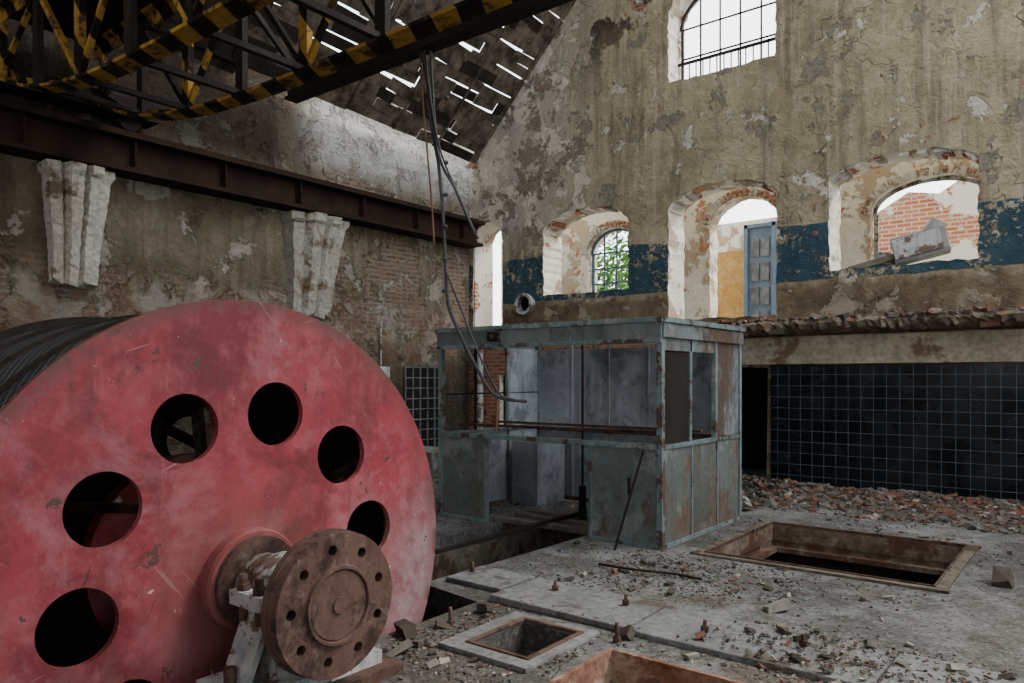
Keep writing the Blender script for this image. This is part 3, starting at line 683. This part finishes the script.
# ------------------------------------------------------------ booth
b=MB('operator_booth',[MFRAME,MBOOTH,MBOOTHR,MBIN,MDST,MRUST])
x0,x1,y0,y1,H=-6.02,-3.22,6.33,8.23,2.14
def post(x,y,w=.06,mi=0,z1=H-.02): b.box(x-w/2,x+w/2,y-w/2,y+w/2,0,z1,mi)
for x in (x0,x1): 
    for y in (y0,y1): post(x,y)
post(x0+.68,y0,.04,0,.95); post(-3.98,y0,.04,0,.95)
b.box(x0-.05,x1+.05,y0-.05,y0+.95,H-.03,H+.02,0)  # roof covers the front only; rear left open to light the back panels
for (a,c,d,e) in ((x0-.05,x0+.05,y0+.95,y1+.05),(x1-.05,x1+.05,y0+.95,y1+.05),(x0+.05,x1-.05,y1-.05,y1+.05)): b.box(a,c,d,e,H-.03,H+.02,0)
b.box(-4.65,-4.59,y0+.95,y1-.05,H-.03,H+.02,0)
b.box(x0-.03,x1+.03,y0-.05,y0-.03,1.96,H,1); b.box(x1+.03,x1+.05,y0-.03,y1+.03,1.98,H,1); b.box(x0-.05,x0-.03,y0-.03,y1+.03,1.96,H,1)
b.box(x0-.03,x1+.03,y0-.06,y0-.03,1.93,1.97,0); b.box(x0-.05,x1+.05,y0-.07,y0-.03,H-.02,H+.03,0); b.box(x1+.03,x1+.07,y0-.05,y1+.05,H-.02,H+.03,0)
for x in (-5.1,-4.2): b.box(x-.012,x+.012,y0-.06,y0-.03,1.97,H,0)
b.box(-5.25,-5.1,y0-.1,y0-.05,2.0,2.1,4); b.cyl((-5.18,y0-.16,2.03),(-5.18,y0-.05,2.05),.03,4)
b.box(x0,x1,y0-.03,y0+.03,.93,.98,0); b.box(x1-.03,x1+.03,y0,y1,.93,.97,0); b.box(x0-.03,x0+.03,y0,y1,.93,.97,0)
b.cyl((x0,y0+.3,1.05),(x1,y0+.3,1.07),.016,5)
b.box(x0,x1,y0+.9,y0+.94,1.04,1.07,5)
b.box(x0+.03,x0+.68,y0-.015,y0+.01,.04,.93,2); b.box(-3.98,x1-.03,y0-.015,y0+.01,.04,.93,1)
b.box(x0,x0+.68,y0-.025,y0+.025,0,.04,0); b.box(-3.98,x1,y0-.025,y0+.025,0,.04,0)
for i in range(3):
    a=y0+.05+i*.62; b.box(x1-.01,x1+.015,a,a+.57,.04,.93,2)
    if i: b.box(x1-.02,x1+.025,a-.04,a-.01,0,.95,0)
b.box(x1-.03,x1+.03,y0,y1,0,.04,0)
b.box(x1-.01,x1+.01,y0+1.25,y1,.98,1.98,1); b.box(x1-.02,x1+.03,y0+1.2,y0+1.25,.95,1.98,0)
b.box(x1-.02,x1+.02,y0+.6,y0+.64,.95,1.98,0); b.box(x1-.02,x1+.02,y0,y0+1.2,1.86,1.98,1)
b.box(x1-.01,x1+.005,y0+.03,y0+.6,.98,1.86,4)
n=5
for i in range(n):
    a=x0+(x1-x0)*i/n; c=x0+(x1-x0)*(i+1)/n
    if i==4: b.box(a+.01,c-.3,y1-.01,y1+.01,.05,1.98,3)
    else: b.box(a+.01,c-.01,y1-.01,y1+.01,.05,1.98,3)
    b.box(a-.012,a+.012,y1-.03,y1,0,2.1,3)
b.box(x0,x1,y1-.05,y1-.01,.9,.95,5); b.box(x0,x1,y1-.03,y1+.03,0,.05,5)
b.box(x0-.01,x0+.01,y0+.05,y1-.05,.05,.93,3); b.box(x0-.01,x0+.01,y0+1.25,y1,.98,1.98,3); post(x0,y0+1.22,.04)
post(x0,y0+.6,.03,4); b.box(x0-.01,x0+.01,y0,y1,1.4,1.42,4)
b.box(-3.95,-3.4,6.9,7.5,.05,.85,3); b.box(-5.9,-5.5,7.5,8.1,0,.8,3)
b.cyl((-4.9,7.6,.05),(-4.9,7.6,2.1),.015,4)
b.bar((-3.35,6.24,.92),(-3.55,6.05,.0),.022,.022,4)
b.box(-3.5,-3.47,6.2,6.22,.5,.66,4)
b.build(.003)
b=MB('pit_crossing_timbers',[MTIMB,MDST])
b.box(-5.35,-4.0,6.45,6.58,.0,.05,0,(0,0,.03)); b.box(-5.3,-4.0,6.75,6.87,0,.05,0,(0,0,-.04)); b.box(-5.3,-4.05,7.05,7.17,0,.05,0,(0,0,.06))
b.bar((-4.75,4.9,.02),(-4.6,7.2,.08),.05,.04,1); b.box(-4.5,-4.44,6.9,6.96,.05,.42,1); b.build(.005)

# ------------------------------------------------------------ rubble
def piece(b,x,y,z,q,mi):
    r=Matrix.Rotation(U(0,6.3),4,'Z')@Matrix.Rotation(U(-.6,.6),4,'X')@Matrix.Rotation(U(-.5,.5),4,'Y')
    b.cube(Matrix.Translation((x,y,z))@r@Matrix.Diagonal((q*U(1.1,2.2),q*U(.8,1.2),q*U(.4,.8),1)),mi,q*.14)
def H1(x,y): 
    t=max(0,1-(WY-.05-y)/.8); return .11*t*t*(.7+.7*noise.noise(Vector((x*1.3,y,0))))+ .008
b=MB('brick_rubble',MBR)
for k in range(3400):
    x=U(-3.8,2.5); y=WY-.16-2.0*R()**2.1; q=U(.03,.075) if R()<.2 else U(.01,.032)
    piece(b,x,y,max(.008,H1(x,y)*U(.7,1.0)),q,random.choices((0,1,2,3),(3,3.8,1.1,3.2))[0])
for k in range(450):
    x=U(-4.6,-3.3); y=U(8.8,11.0); q=U(.015,.07); piece(b,x,y,q*.3+.22*max(0,1-abs(y-10.4))*R(),q,random.choices((0,1,2,3),(3,4,1,4))[0])
gx,gy=60,10
g=[[b.bm.verts.new((-3.85+6.6*i/gx,WY-.06-.8*j/gy,-.02+H1(-3.85+6.6*i/gx,WY-.06-.8*j/gy)*.85+U(0,.012)-(.03 if j==gy else 0))) for j in range(gy+1)] for i in range(gx+1)]
for i in range(gx):
    for j in range(gy):
        f=b.bm.faces.new((g[i][j],g[i+1][j],g[i+1][j+1],g[i][j+1])); f.material_index=1
b.build()
b=MB('floor_debris',MBR)
def inpit(x,y):
    return (-5.8<x<-3.4 and y<4.3) or (-5.3<x<-4.0 and y<7.3) or (-2.95<x<-.85 and 6.3<y<8.3) or (-3.0<x<-2.48 and 3.3<y<3.92) or (-2.35<x<-.9 and y<3.9) or (-3.5<x<-2.95 and y<2.95)
k=0
while k<12000:
    x=U(-9.5,2.5);y=U(2.4,11.0)
    if R()<.4: x=U(-3.4,1.5); y=U(2.9,6.5)
    if inpit(x,y): continue
    cl=noise.noise(Vector((x*.8,y*.8,4)))
    near=(x<-2.2 and y<4.2)
    if R()>.25+1.3*cl+(.5 if near else 0): continue
    k+=1; q=U(.004,.015) if R()<.97 else U(.02,.045); piece(b,x,y,q*.3+(.045 if 4.12<y<4.72 and x>-3.4 else 0),q,random.choices((0,1,2,3),(1.2,4,2.2,3.6))[0])
for (x,y,q,m) in ((-1.75,5.15,.1,2),(-3.4,3.25,.1,3),(-3.55,4.4,.07,1),(-.3,6.3,.09,0),(-.6,6.9,.12,3),(-3.3,3.9,.08,3),(-3.2,3.0,.07,1),(-2.3,4.05,.07,3)): piece(b,x,y,q*.35,q,m)
b.build()
b=MB('bent_steel_rod',[MDST]); b.sweep([(-3.35,5.45,.02),(-3.0,5.4,.04),(-2.7,5.55,.02),(-2.45,5.5,.03)],.01); b.build()

# ------------------------------------------------------------ light + camera
w=bpy.data.worlds.new('overcast_sky'); scene.world=w; w.use_nodes=True
bg=w.node_tree.nodes['Background']; bg.inputs[0].default_value=(.93,.96,1,1); bg.inputs[1].default_value=5.2
sd=bpy.data.lights.new('soft_sun','SUN'); sd.energy=6; sd.angle=.5; sd.color=(1,.94,.85)
so=bpy.data.objects.new('soft_sun',sd); COL.objects.link(so); so.rotation_euler=Vector((.45,.6,.8)).to_track_quat('Z','Y').to_euler()
cd=bpy.data.cameras.new('camera'); cam=bpy.data.objects.new('camera',cd); COL.objects.link(cam)
cam.location=(0,0,1.6); cam.rotation_euler=(math.radians(90),0,math.radians(38.2))
cd.lens=748/1024*36; cd.sensor_width=36; cd.shift_y=36.5/1024; cd.clip_end=500
scene.camera=cam
